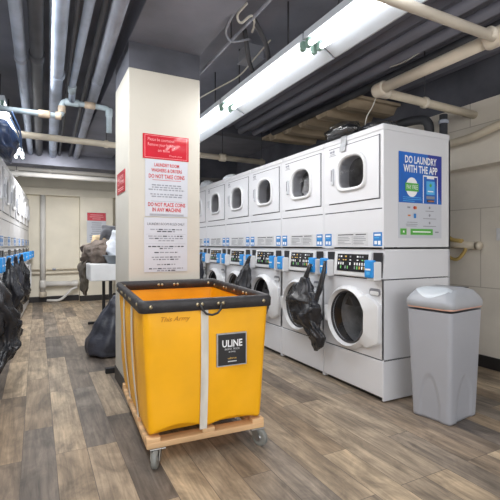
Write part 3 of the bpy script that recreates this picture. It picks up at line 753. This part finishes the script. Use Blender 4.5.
MB().loft(inner, 'yellow_in', True, True, False).build('lining', basket)
hw_ = MB()
hw_.text('This Army', .034, (-.19, -cd + .004, .735), U, V, 'ink_y', width=.15, shear=.35, lift=.012)
M['pencil'] = mat('pencil_mark', (176, 118, 20), .6)
hw_.mats = [M['pencil']]
hw_.build('handwriting', basket)
# rim binding
rb = MB()
def rim_ring(z, g): return [(x, y, z + .018 * ((y + cd) / (2 * cd))) for x, y in cart_ring(.84, g)]
rb.loft([rim_ring(.780, -.006), rim_ring(.782, -.012), rim_ring(.825, -.014), rim_ring(.84, -.008), rim_ring(.844, .002), rim_ring(.84, .014), rim_ring(.825, .018), rim_ring(.782, .016), rim_ring(.780, .010)], 'binding', True)
rim = rb.build('rim', cart, 'black bound rim')
rv = MB()
for y_, s_ in ((-cd - .013, -1), (cd - .017, -1)):
    for x in (-.07, -.045, .045, .07, -.31, .31):
        rv.lathe([(.001, -.006), (.007, -.005), (.010, 0)], 'brass', 10, (x, y_, .812 + (.018 if y_ > 0 else 0)), 'Y')
for x_ in (-cw - .013, cw - .017):
    for y in (-.42, -.2, -.15, .0, .15, .2, .4): rv.lathe([(.001, -.006), (.007, -.005), (.010, 0)], 'brass', 10, (x_, y, .82), 'X')
rv.build('rivet', rim, 'metal rivets'); bpy.data.objects['rivet']['kind'] = 'stuff'
# straps
yk = -cd - .004
def face_y(z): return -(.462 + (cd - .462) * ((z - .155) / .685)) - .0145 * math.sin(PI * min(1, max(0, (z - .155) / .64)))
def face_x(z): return -(.312 + (cw - .312) * ((z - .155) / .685)) - .0145 * math.sin(PI * min(1, max(0, (z - .155) / .64)))
for sgn in (-1, 1):
    MB().strip([(-.03, -sgn * -1 * (face_y(z)) * (1 if sgn < 0 else 1) if False else (face_y(z) - .004 if sgn < 0 else -face_y(z) + .004), z) for z in (.15, .2, .3, .4, .5, .6, .7, .79)], (.04, 0, 0), (0, .004, 0), 'webbing').build('webbing_strap', cart)
    for y in (-.16, .16):
        MB().strip([((face_x(z) - .004 if sgn < 0 else -face_x(z) + .004), y, z) for z in (.15, .2, .3, .4, .5, .6, .7, .79)], (0, .04, 0), (.004, 0, 0), 'webbing').build('webbing_strap', cart)
# rope handles
for sgn in (-1, 1):
    y = sgn * (cd + .022)
    h = [(-.058, y, .812), (-.05, y + sgn * .012, .785), (-.03, y + sgn * .016, .765), (0, y + sgn * .018, .758), (.03, y + sgn * .016, .765), (.05, y + sgn * .012, .785), (.058, y, .812)]
    MB().tube(h, .006, 'black', 8).build('rope_handle', cart)
# label plate
lp = MB().box(.035, .205, face_y(.56) - .011, face_y(.56) + .002, .475, .65, 'tape').box(.041, .199, face_y(.56) - .013, face_y(.56), .481, .644, 'black')
pl_ = lp.build('label_plate', cart, 'black label plate with white lettering')
l = MB(); oy = face_y(.56) - .013
l.text('ULINE', .052, (.12, oy, .578), U, V, 'ink_w', width=.115, bold=.0012)
l.text('BASKET TRUCK', .014, (.12, oy, .561), U, V, 'placard', width=.085).text('BUSHEL', .011, (.12, oy, .547), U, V, 'placard', width=.04)
l.text('uline', .015, (.12, oy, .512), U, V, 'ink_y', width=.05).rect((0, oy, 0), U, V, .095, .145, .497, .502, 'placard')
l.build('lettering', pl_)
# wooden base
wb = MB()
wb.box(-.325, .325, -.472, -.395, .098, .128, 'wood', .004).box(-.325, .325, .395, .472, .098, .128, 'wood', .004)
wb.box(-.325, -.245, -.395, .395, .098, .128, 'wood', .004).box(.245, .325, -.395, .395, .098, .128, 'wood', .004)
wb.box(-.245, .245, -.05, .05, .098, .128, 'wood', .004)
for x in (-.29, 0, .29):
    for y in (-.445, -.15, .15, .445): wb.box(x - .035, x + .035, y - .024, y + .024, .126, .15, 'wood', .004)
wb.build('wooden_base', cart)
def caster(x, y, rz):
    g = MB().box(x - .04, x + .04, y - .035, y + .035, .092, .099, 'steel', .002)
    c, s_ = math.cos(rz), math.sin(rz)
    mt = Matrix.Translation((x, y, 0)) @ Matrix.Rotation(rz, 4, 'Z')
    for k in (-1, 1):
        b_ = bmesh.new()
        pts = [Vector((-.03, k * .02, .092)), Vector((.025, k * .02, .092)), Vector((.042, k * .02, .045)), Vector((.03, k * .02, .03)), Vector((.012, k * .02, .04))]
        g.prism([mt @ p for p in pts], mt.to_3x3() @ Vector((0, k * .004, 0)), 'steel')
    f = g.build('caster', cart, 'steel swivel caster')
    w = MB(); r = .047
    prof = [(.014, -.014), (.033, -.015), (.042, -.014), (r, -.009), (r, .009), (.042, .014), (.033, .015), (.014, .014)]
    w.lathe(prof, 'tyre', 24, (0, 0, 0), 'Y', True, True, True).lathe([(.001, -.017), (.016, -.017), (.016, .017), (.001, .017)], 'steel', 16, (0, 0, 0), 'Y')
    w.v = [tuple(mt @ (Vector(p) + Vector((.028, 0, r)))) for p in w.v]
    w.build('wheel', f, 'grey wheel')
caster(-.27, -.445, math.radians(-115)); caster(.285, -.445, math.radians(-60)); caster(-.27, .41, math.radians(80)); caster(.27, .41, math.radians(80))

# ------------------------------------------------------------------ grey bin
bn = thing('trash_bin', 'tall grey plastic bin with a swing lid beside the end washer', 'bin', (2.405, 1.862, 0), math.radians(8))
def bring(w, d, r, z, n=7): return [(x, y, z) for x, y in rrect(-w / 2, w / 2, -d / 2, d / 2, r, n)]
def arch(pts, amt):
    out = []
    for x, y, z in pts: out.append((x, y, z))
    return out
def bin_ring(z):
    k = z / .74; w = .335 + .055 * k; d = .262 + .05 * k
    base = rrect(-w / 2, w / 2, -d / 2, d / 2, .03, 5); out = []
    L = len(base)
    for i in range(L):
        a, c = base[i], base[(i + 1) % L]; ln = math.hypot(c[0] - a[0], c[1] - a[1]); m_ = 24 if ln > .1 else 1
        for j in range(m_):
            t_ = j / m_; x = a[0] + (c[0] - a[0]) * t_; y = a[1] + (c[1] - a[1]) * t_
            if m_ > 1:
                u_ = (t_ - .5) * 2                     # arch shaped dish low on each face
                top = .30 * math.sqrt(max(0, 1 - (u_ / .66) ** 2)) if abs(u_) < .66 else 0
                dz = top - z
                q = 0.008 * min(1, max(0, dz / .03)) if top > 0 else 0
                nx, ny = (c[1] - a[1]) / ln, -(c[0] - a[0]) / ln
                x -= nx * q; y -= ny * q
            out.append((x, y, z))
    return out
zz = [0.004, .02, .05] + [.05 + .012 * k for k in range(1, 26)] + [.42, .55, .70]
b = MB(); b.loft([bin_ring(z) for z in zz], 'bin', True, True, False).build('body', bn)
MB().loft([bring(.392, .314, .035, .714), bring(.395, .317, .035, .724), bring(.39, .312, .035, .735)], 'liner', True).build('bag_liner', bn, 'pale peach liner edge')
lid = MB()
LZ = .735
ls = []
for (w, d, z) in ((.40, .322, LZ - .012), (.41, .332, LZ - .008), (.412, .334, LZ + .02), (.404, .328, LZ + .034), (.36, .305, LZ + .062), (.29, .27, LZ + .092), (.2, .2, .842), (.06, .08, .846)):
    ls.append(bring(w, d, min(.05, d * .4), z))
lido = lid.loft(ls, 'bin_lid', True, False, True).build('lid', bn)
# lens-shaped swing flap and the dark gap at the far side
def lens(cx, half, bulge, y_, z0, mname, tiltx, n=14):
    pts = []
    for k in range(n + 1):
        t_ = -1 + 2 * k / n; pts.append((cx - bulge * (1 - t_ * t_), y_ + half * t_))
    for k in range(n - 1, 0, -1):
        t_ = -1 + 2 * k / n; pts.append((cx + bulge * .55 * (1 - t_ * t_), y_ + half * t_))
    return pts
def lid_z(x, y):
    # height of the lid dome
    q = max(abs(x) / .206, abs(y) / .167)
    tab = [(0, .846), (.49, .842), (.70, .827), (.874, .797), (.98, .769), (1, .755)]
    for (a, za), (c, zc) in zip(tab, tab[1:]):
        if q <= c: return za + (zc - za) * (q - a) / (c - a)
    return .765
f = MB(); rows = []
for k in range(17):
    t_ = -1 + k / 8; q = 1 - t_ * t_; y = .15 * t_
    xa, xb = -.11 - .082 * q, -.11 + .03 * q
    rows.append([(xa + (xb - xa) * j / 8, y, lid_z(xa + (xb - xa) * j / 8, y) + (.006 if 0 < k < 16 and 0 < j < 8 else .001)) for j in range(9)])
f.loft(rows, 'bin_flap_lit', True, closed=False); f.build('swing_flap', bn, 'swing flap with its lit tone painted in')
f = MB()
f.tube([(.12 - .05 * (1 - (k / 5 - 1) ** 2), -.1 + .04 * k, lid_z(.12, -.1 + .04 * k) + .006) for k in range(7)], .004, 'gasket', 6); f.build('lid_slot', bn, 'dark gap along the flap')

# ------------------------------------------------------------------ light fixtures
def fixture(lab, x, y0, y1, z, mir=1, rz=0):
    t = thing('fluorescent_light', lab, 'light fixture', (x, (y0 + y1) / 2, z), rz)
    h = (y1 - y0) / 2 - .004
    b = MB()
    b.box(-.02 * mir, .14 * mir, -h, h, .06, .1, 'refl') if mir > 0 else b.box(-.14, .02, -h, h, .06, .1, 'refl')
    b.build('housing', t)
    r = MB()
    r.prism([(.10 * mir, -h, .062), (.115 * mir, -h, .062), (.235 * mir, -h, -.004), (.22 * mir, -h, -.008)], (0, 2 * h, 0), 'refl')
    r.prism([(-.022 * mir, -h, .062), (.10 * mir, -h, .062), (.10 * mir, -h, .055), (-.022 * mir, -h, .055)], (0, 2 * h, 0), 'refl')
    r.build('reflector', t)
    for xx in (0.0, .085):
        MB().tube([(xx * mir, -h + .04, .018), (xx * mir, h - .04, .018)], .016, 'tube', 12).build('lamp_tube', t)
        for s_ in (-1, 1):
            MB().box(xx * mir - .014, xx * mir + .014, s_ * (h - .022) - .018, s_ * (h - .022) + .018, .0, .06, 'sock', .004).build('socket', t)
    for s_ in (-1, 1): MB().tube([(.04 * mir, s_ * h * .6, .1), (.04 * mir, s_ * h * .6, ZC - z)], .006, 'pipe_dark', 6).build('hanger_rod', t)
    return t
fixture('twin-tube ceiling light at the far end of its line, ending behind the column', 1.485, 3.44, 4.74, 2.335)
fixture('twin-tube ceiling light in the middle of its line, above the yellow cart', 1.485, 2.14, 3.43, 2.335)
fixture('twin-tube ceiling light cut by the top of the picture, above the white pipe', 1.485, .84, 2.13, 2.335)
fixture('twin-tube ceiling light over the opposite row behind the navy bag', -.212, 5.75, 7.05, 2.395, -1, -.038)
fixture('twin-tube ceiling light over the opposite row, above the navy bag', -.262, 4.42, 5.72, 2.395, -1, -.038)
# ------------------------------------------------------------------ pipes
def pipe(lab, pts, r, m, fillet=.08, joints=(), name='ceiling_pipe', group=None, hang=()):
    t = thing(name, lab, 'pipe', (0, 0, 0), 0, group)
    MB().tube(pts, r, m, 16, fillet).build('run', t)
    for (p, d, rr, ln, jm) in joints:
        p = Vector(p); d = Vector(d).normalized()
        MB().tube([p - d * ln / 2, p - d * ln / 2 * .8, p + d * ln / 2 * .8, p + d * ln / 2], [rr * .93, rr, rr, rr * .93], jm, 16).build('coupling', t)
    for p in hang:
        p = Vector(p)
        MB().tube([p + Vector((0, 0, r)), (p.x, p.y, ZC)], .005, 'pipe_dark', 6).lathe([(r * 1.05, -.012), (r * 1.25, -.012), (r * 1.25, .012), (r * 1.05, .012)], m, 16, (p.x, p.y, p.z), 'Y').build('hanger', t)
    return t
ZP = 2.58
def along(xn, xf, y0=-.6, y1=7.42):
    s_ = (xf - xn) / (7.6 - 2.8); return (xn + s_ * (y0 - 2.8), y0, ZP), (xn + s_ * (y1 - 2.8), y1, ZP)
pipe('blue-grey ceiling pipe with a collar, beyond all others over the opposite row', along(-.118, -.09), .04, 'pipe_blue', joints=[((-.113, 3.7, ZP), (0, 1, 0), .047, .05, 'pipe_gray')])
pipe('thick dark ceiling pipe running between two pale pipes', along(-.005, .03), .048, 'pipe_dark', joints=[((0, 3.6, ZP), (0, 1, 0), .058, .12, 'pipe_dark')])
pipe('thickest blue-grey ceiling pipe, running toward the back wall', along(.123, .23), .056, 'pipe_blue', joints=[((.155, 3.9, ZP), (0, 1, 0), .063, .05, 'pipe_blue')])
pipe('thin dark conduit hugging the thickest ceiling pipe', along(.22, .33), .016, 'pipe_dark')
pipe('slim grey ceiling pipe dropping into the brass tee', [(.27, -.6, ZP), (.287, 4.1, ZP), (.295, 4.3, 2.5)], .03, 'pipe_blue', .05, joints=[((.288, 4.15, ZP - .02), (0, 1, -.3), .036, .1, 'pipe_verd')])
pipe('thin dark conduit beside the wide pipe next to the beam', along(.37, .48), .019, 'pipe_dark')
pipe('wide grey ceiling pipe running along the edge of the beam', along(.452, .58), .047, 'pipe_gray', joints=[((.48, 3.9, ZP), (0, 1, 0), .052, .04, 'pipe_gray')])
pipe('old brass and green pipe crossing under the blue-grey pipes with elbows and a tee', [(-.5, 4.33, 2.345), (.21, 4.33, 2.345), (.21, 4.33, 2.49), (.64, 4.33, 2.48), (.64, 4.33, 2.24)], .026, 'pipe_verd', .05,
     joints=[((.06, 4.33, 2.345), (1, 0, 0), .036, .1, 'pipe_copper'), ((.21, 4.33, 2.41), (0, 0, 1), .035, .06, 'pipe_copper'), ((.18, 4.33, 2.345), (1, 0, 0), .037, .05, 'pipe_copper'),
             ((.3, 4.33, 2.488), (1, 0, 0), .036, .12, 'pipe_verd'), ((.46, 4.33, 2.485), (1, 0, 0), .034, .1, 'pipe_copper'), ((.64, 4.33, 2.44), (0, 0, 1), .034, .08, 'pipe_verd')])
pipe('long beige sprinkler pipe crossing the room behind the column', [(-.95, 5.06, 2.31), (2.84, 5.1, 2.28)], .036, 'pipe_beige', joints=[((2.2, 5.09, 2.285), (1, 0, 0), .052, .09, 'pipe_beige')], hang=[(.72, 5.08, 2.297), (2.2, 5.09, 2.285), (2.8, 5.1, 2.28)])
WP = 2.31
pipe('slim white ceiling pipe crossing under the lights to meet a thick white pipe', [(XL, 1.46, WP - .012), (2.34, 1.46, WP - .012)], .027, 'pipe_white', 0, joints=[((2.28, 1.46, WP), (1, 0, 0), .037, .06, 'pipe_white')])
pipe('thick white ceiling pipe running parallel to the machines above the end dryer', [(2.34, 1.36, WP), (2.34, 2.40, WP)], .04, 'pipe_white', 0,
     joints=[((2.34, 1.46, WP), (0, 1, 0), .056, .13, 'pipe_white'), ((2.34, 2.37, WP), (0, 1, 0), .054, .1, 'pipe_white'), ((2.36, 1.40, WP), (1, 0, 0), .05, .12, 'pipe_white')])
pipe('beige pipe running from the white elbow into the wall beam', [(2.34, 2.4, WP - .002), (3.52, 2.4, WP - .02)], .034, 'pipe_beige', 0, joints=[((2.40, 2.4, WP), (1, 0, 0), .048, .09, 'pipe_white'), ((2.86, 2.4, WP - .01), (1, 0, 0), .046, .03, 'pipe_white')], hang=[(2.86, 2.4, WP - .01)])
pipe('beige pipe bending along the face of the wall beam', [(3.42, 1.2, 2.17), (3.42, 2.15, 2.12), (3.42, 2.35, 2.07), (3.42, 2.8, 2.06), (3.42, 2.95, 2.06), (3.52, 2.95, 2.06)], .035, 'pipe_beige', .1)
pipe('dark flue elbow rising behind the end dryer', [(3.0, 2.47, 0), (3.0, 2.47, 2.2), (3.0, 2.66, 2.24), (3.0, 2.9, 2.24)], .04, 'pipe_dark', .09, name='flue_pipe')
pipe('dark flue stub with a clamp behind the end dryer', [(3.0, 2.33, 0), (3.0, 2.33, 2.2)], .032, 'pipe_dark', 0, joints=[((3.0, 2.33, 2.14), (0, 0, 1), .04, .03, 'pipe_gray')], name='flue_pipe')
# three grey conduits over the far machines
for x, y1, lab in ((2.42, 5.0, 'grey conduit closest to the light fixtures, over the far dryers'), (2.62, 4.98, 'grey conduit second from the lights, over the far dryers'), (2.85, 4.86, 'grey conduit third from the lights, over the far dryers')):
    pipe(lab, [(x, 1.2, 2.64), (x, y1, 2.64)], .038, 'pipe_dark' if x > 2.8 else 'rib', 0)
# back end of the room
pipe('white duct pipe crossing in front of the back wall under the beam', [(-.75, 8.0, 2.45), (2.0, 8.0, 2.44)], .075, 'duct', 0, joints=[((.2, 8.0, 2.447), (1, 0, 0), .082, .05, 'duct')], name='duct_pipe')
pipe('thinner white pipe just below the white duct', [(-.75, 7.86, 2.305), (2.0, 7.86, 2.295)], .042, 'duct', 0, name='duct_pipe', hang=[(-.3, 7.86, 2.303), (1.4, 7.86, 2.298)])
pipe('white vertical drain pipe on the back wall', [(.103, 9.02, .14), (.103, 9.02, 2.09)], .05, 'duct', 0, joints=[((.103, 9.02, .16), (0, 0, 1), .065, .1, 'pipe_beige'), ((.103, 9.02, .36), (0, 0, 1), .062, .14, 'duct')], name='drain_pipe')
pipe('white horizontal pipe low on the back wall', [(.16, 9.02, .36), (.74, 9.02, .35)], .052, 'duct', 0, joints=[((.68, 9.02, .35), (1, 0, 0), .062, .1, 'duct')], name='drain_pipe')
pipe('white curved trap hose near the floor by the back wall', [(.17, 9.0, .04), (.4, 8.98, .026), (.52, 8.98, .13), (.62, 8.99, .25), (.72, 9.0, .27)], .024, 'duct', .08, name='drain_hose')
pipe('thin upper conduit along the back wall', [(-.2, 9.06, .64), (.76, 9.06, .64)], .012, 'pipe_beige', 0, joints=[((.3, 9.06, .64), (1, 0, 0), .02, .06, 'pipe_gray')], name='wall_conduit')
pipe('thin lower conduit along the back wall', [(-.2, 9.06, .56), (.76, 9.06, .56)], .014, 'pipe_beige', 0, name='wall_conduit')
# wall valve stub on the right wall
t = thing('wall_valve', 'short pipe stub with a yellow hose on the wall behind the bin', 'pipe')
MB().tube([(3.58, 2.85, 1.135), (3.58, 2.42, 1.115)], [.033, .033], 'pipe_beige', 14).tube([(3.58, 2.43, 1.115), (3.58, 2.395, 1.113)], [.04, .04], 'pipe_beige', 14).build('stub', t)
MB().tube([(3.6, 2.80, 1.12), (3.57, 2.72, 1.0), (3.57, 2.62, .97), (3.58, 2.55, 1.06), (3.58, 2.54, 1.1)], .016, 'wire_y', 8, .06).build('hose', t)
MB().tube([(3.56, 2.76, 1.24), (3.56, 2.68, 1.17), (3.56, 2.56, 1.155)], .02, 'wire_y', 8, .04).build('valve_lever', t, 'yellow lever')
t = thing('outlet_cover', 'white square outlet cover on the wall above the valve stub', 'outlet')
MB().box(3.642, 3.65, 2.16, 2.29, 1.16, 1.27, 'white', .003).build('plate', t); MB().box(3.639, 3.642, 2.205, 2.235, 1.2, 1.23, 'placard', .001).build('socket', t)

# wires, rod and junction box by the beam
pipe('thin steel rod along the beam beside the junction box', [(1.27, .8, 2.62), (1.25, 4.9, 2.60)], .011, 'pipe_gray', 0, hang=[(1.258, 2.75, 2.61)], name='conduit_rod')
t = thing('junction_box', 'grey junction box with flexible conduits under the dark deck', 'junction box')
MB().box(1.46, 1.60, 2.88, 3.06, 2.60, 2.70, 'box_g', .008).build('box', t)
MB().box(1.455, 1.605, 2.875, 3.065, 2.594, 2.601, 'box_g', .002).build('cover', t)
MB().tube([(1.53, 2.98, 2.7), (1.53, 2.98, ZC)], .012, 'box_g', 8).build('stem', t)
def cable(lab, pts, r, m, name='cable'):
    o = MB().tube(pts, r, m, 8, .12, fs=6).build(name); return tag(o, lab, 'cable')
cable('dark flexible conduit curving from the rod to the middle light', [(1.29, 2.45, 2.62), (1.38, 2.5, 2.56), (1.45, 2.55, 2.50), (1.5, 2.62, 2.44)], .017, 'pipe_dark')
cable('second dark flexible conduit just behind the first', [(1.30, 2.62, 2.64), (1.36, 2.7, 2.57), (1.43, 2.8, 2.5), (1.5, 2.85, 2.44)], .017, 'pipe_dark')
cable('pale wire looping from the junction box to the beam', [(1.50, 2.6, 2.60), (1.5, 2.75, 2.58), (1.52, 3.15, 2.54), (1.40, 3.6, 2.52), (1.30, 4.1, 2.5), (1.2, 4.7, 2.5)], .006, 'wire')
cable('crinkled pale wire hanging in a zigzag near the beam', [(1.16, 2.3, 2.62), (1.14, 2.42, 2.6), (1.2, 2.48, 2.58), (1.24, 2.38, 2.62), (1.30, 2.46, 2.6), (1.33, 2.56, 2.6)], .008, 'wire')
cable('pale cable loop drooping below the beam edge', [(1.12, 2.42, 2.6), (1.14, 2.6, 2.57), (1.22, 2.68, 2.55), (1.34, 2.62, 2.58)], .008, 'box_g')
cable('thin pale wire trailing beneath the white pipe', [(2.62, 2.62, 2.62), (2.62, 2.4, 2.58), (2.64, 2.1, 2.64), (2.66, 1.9, 2.68)], .006, 'wire')
cable('thin pale wire hanging down to the end dryer top', [(2.335, 2.41, 2.27), (2.33, 2.44, 2.2), (2.30, 2.48, 2.13), (2.29, 2.5, 2.0)], .004, 'wire')

# ------------------------------------------------------------------ laundry table and heap
t = thing('folding_table', 'white deep-edged table on black legs carrying a laundry heap', 'table', (0, 0, 0))
b = MB().box(.57, 1.42, 5.32, 6.5, .68, .885, 'table', .012)
b.build('tabletop', t)
for y in (5.62, 6.25):
    MB().box(.83, .87, y - .02, y + .02, .03, .68, 'black', .004).build('leg', t)
    MB().box(1.14, 1.18, y - .02, y + .02, .03, .68, 'black', .004).build('leg', t)
    MB().box(.64, 1.38, y - .025, y + .025, 0, .035, 'black', .004).build('foot', t)
tb = .886
o = sack('coat', [((.85, 6.0, tb + .30), .06, .12), ((.82, 6.0, tb + .27), .16, .25), ((.76, 6.0, tb + .18), .22, .35), ((.74, 6.0, tb + .08), .2, .4), ((.75, 6.0, tb + .005), .17, .38)], 'coat', seed=21, lump=.3, fs=9)
t = thing('brown_coat', 'brown coat heaped on the table with a sleeve over its edge', 'coat'); o.name = 'coat_body'; o.parent = t
sack('coat_sleeve', [((.60, 6.0, .93), .03, .12), ((.55, 5.98, .89), .035, .16), ((.545, 5.95, .78), .04, .18), ((.55, 5.92, .65), .045, .2), ((.56, 5.92, .54), .045, .19), ((.565, 5.92, .46), .02, .14)], 'coat_d', t, seed=23, lump=.2, amp=.1)
tag(sack('white_laundry', [((1.08, 5.75, tb + .44), .05, .08), ((1.06, 5.75, tb + .39), .15, .17), ((1.02, 5.75, tb + .26), .2, .2), ((1.0, 5.75, tb + .12), .22, .2), ((1.0, 5.75, tb + .005), .22, .2)], 'linen', seed=25, lump=.3, fs=9), 'white linen heaped beside the brown coat on the table', 'laundry')
tag(sack('grey_garment', [((1.06, 6.3, tb + .50), .06, .08), ((1.05, 6.3, tb + .47), .18, .12), ((1.05, 6.3, tb + .40), .22, .14), ((1.05, 6.3, tb + .2), .2, .14), ((1.05, 6.3, tb + .005), .2, .14)], 'dark_cl', seed=27, lump=.3), 'dark grey garment topping the laundry heap by the back wall', 'garment')
tag(sack('tan_garment', [((.86, 6.32, tb + .38), .08, .05), ((.84, 6.32, tb + .35), .14, .1), ((.82, 6.34, tb + .2), .15, .11), ((.82, 6.34, tb + .005), .16, .11)], 'tan_cl', seed=29, lump=.3), 'tan garment tucked behind the brown coat', 'garment')
b = MB()
P = lambda w, d, z: [(1.0 + x, 5.48 + y, z) for x, y in rrect(-w, w, -d, d, .05, 5)]
b.loft([P(.2, .11, tb), P(.24, .14, tb + .09), P(.255, .155, tb + .10), P(.255, .155, tb + .108), P(.235, .14, tb + .105), P(.19, .1, tb + .012)], 'basin', True, True, True)
tag(b.build('washing_basin'), 'shallow grey basin at the edge of the white table', 'basin')
t = thing('side_table', 'black-footed table hidden behind the column, one foot showing', 'table')
MB().box(.76, 1.36, 3.70, 4.18, .70, .73, 'table', .006).build('tabletop', t)
for y in (3.80, 4.1):
    MB().box(1.03, 1.07, y - .02, y + .02, .03, .70, 'black', .004).build('leg', t)
    MB().box(.53 if y < 4 else .78, 1.34, y - .028, y + .028, 0, .045, 'black', .004).build('foot', t)

# ------------------------------------------------------------------ light, world, camera
sc = bpy.context.scene
w = bpy.data.worlds.new('world'); sc.world = w; w.use_nodes = True
bg = w.node_tree.nodes['Background']; bg.inputs[0].default_value = (.98, .985, 1.0, 1); bg.inputs[1].default_value = 1.5
def area(name, loc, rot, sx, sy, e, col=(1, .99, .98)):
    l = bpy.data.lights.new(name, 'AREA'); l.shape = 'RECTANGLE'; l.size = sx; l.size_y = sy; l.energy = e; l.color = col
    o = bpy.data.objects.new(name, l); COL.objects.link(o); o.location = loc; o.rotation_euler = rot; return o
area('room_fill', (.5, -1.6, 1.7), (math.radians(78), 0, math.radians(-12)), 2.6, 1.4, 34)  # added soft fill behind the camera, no actual lamp there
area('cart_fill', (-.15, .5, 2.62), (math.radians(8), math.radians(-14), 0), 1.3, 1.6, 36)  # added overhead fill out of view, evens the light on column and machines
area('aisle_fill', (-.05, 3.0, 2.5), (0, math.radians(-18), 0), .3, 2.4, 30, (.95, .98, 1))  # unseen stand-in for the opposite row's lights running on out of view
area('aisle_fill', (.25, 6.6, 2.36), (math.radians(20), 0, 0), .5, 1.0, 45)  # added unseen fill that brightens the back wall
area('row_lamp', (1.5, 3.8, 2.32), (0, math.radians(15), 0), .3, 3.4, 30)

TH = math.atan(213 / 415)
cam = bpy.data.cameras.new('camera'); co = bpy.data.objects.new('camera', cam); COL.objects.link(co)
co.location = (0, 0, 1.12); co.rotation_euler = (PI / 2, 0, -TH)
cam.sensor_width = 36; cam.sensor_fit = 'HORIZONTAL'; cam.lens = 415 / 500 * 36; cam.shift_y = -.01; cam.clip_start = .02
sc.camera = co
sc.view_settings.view_transform = 'Standard'; sc.view_settings.look = 'None'; sc.view_settings.exposure = .22
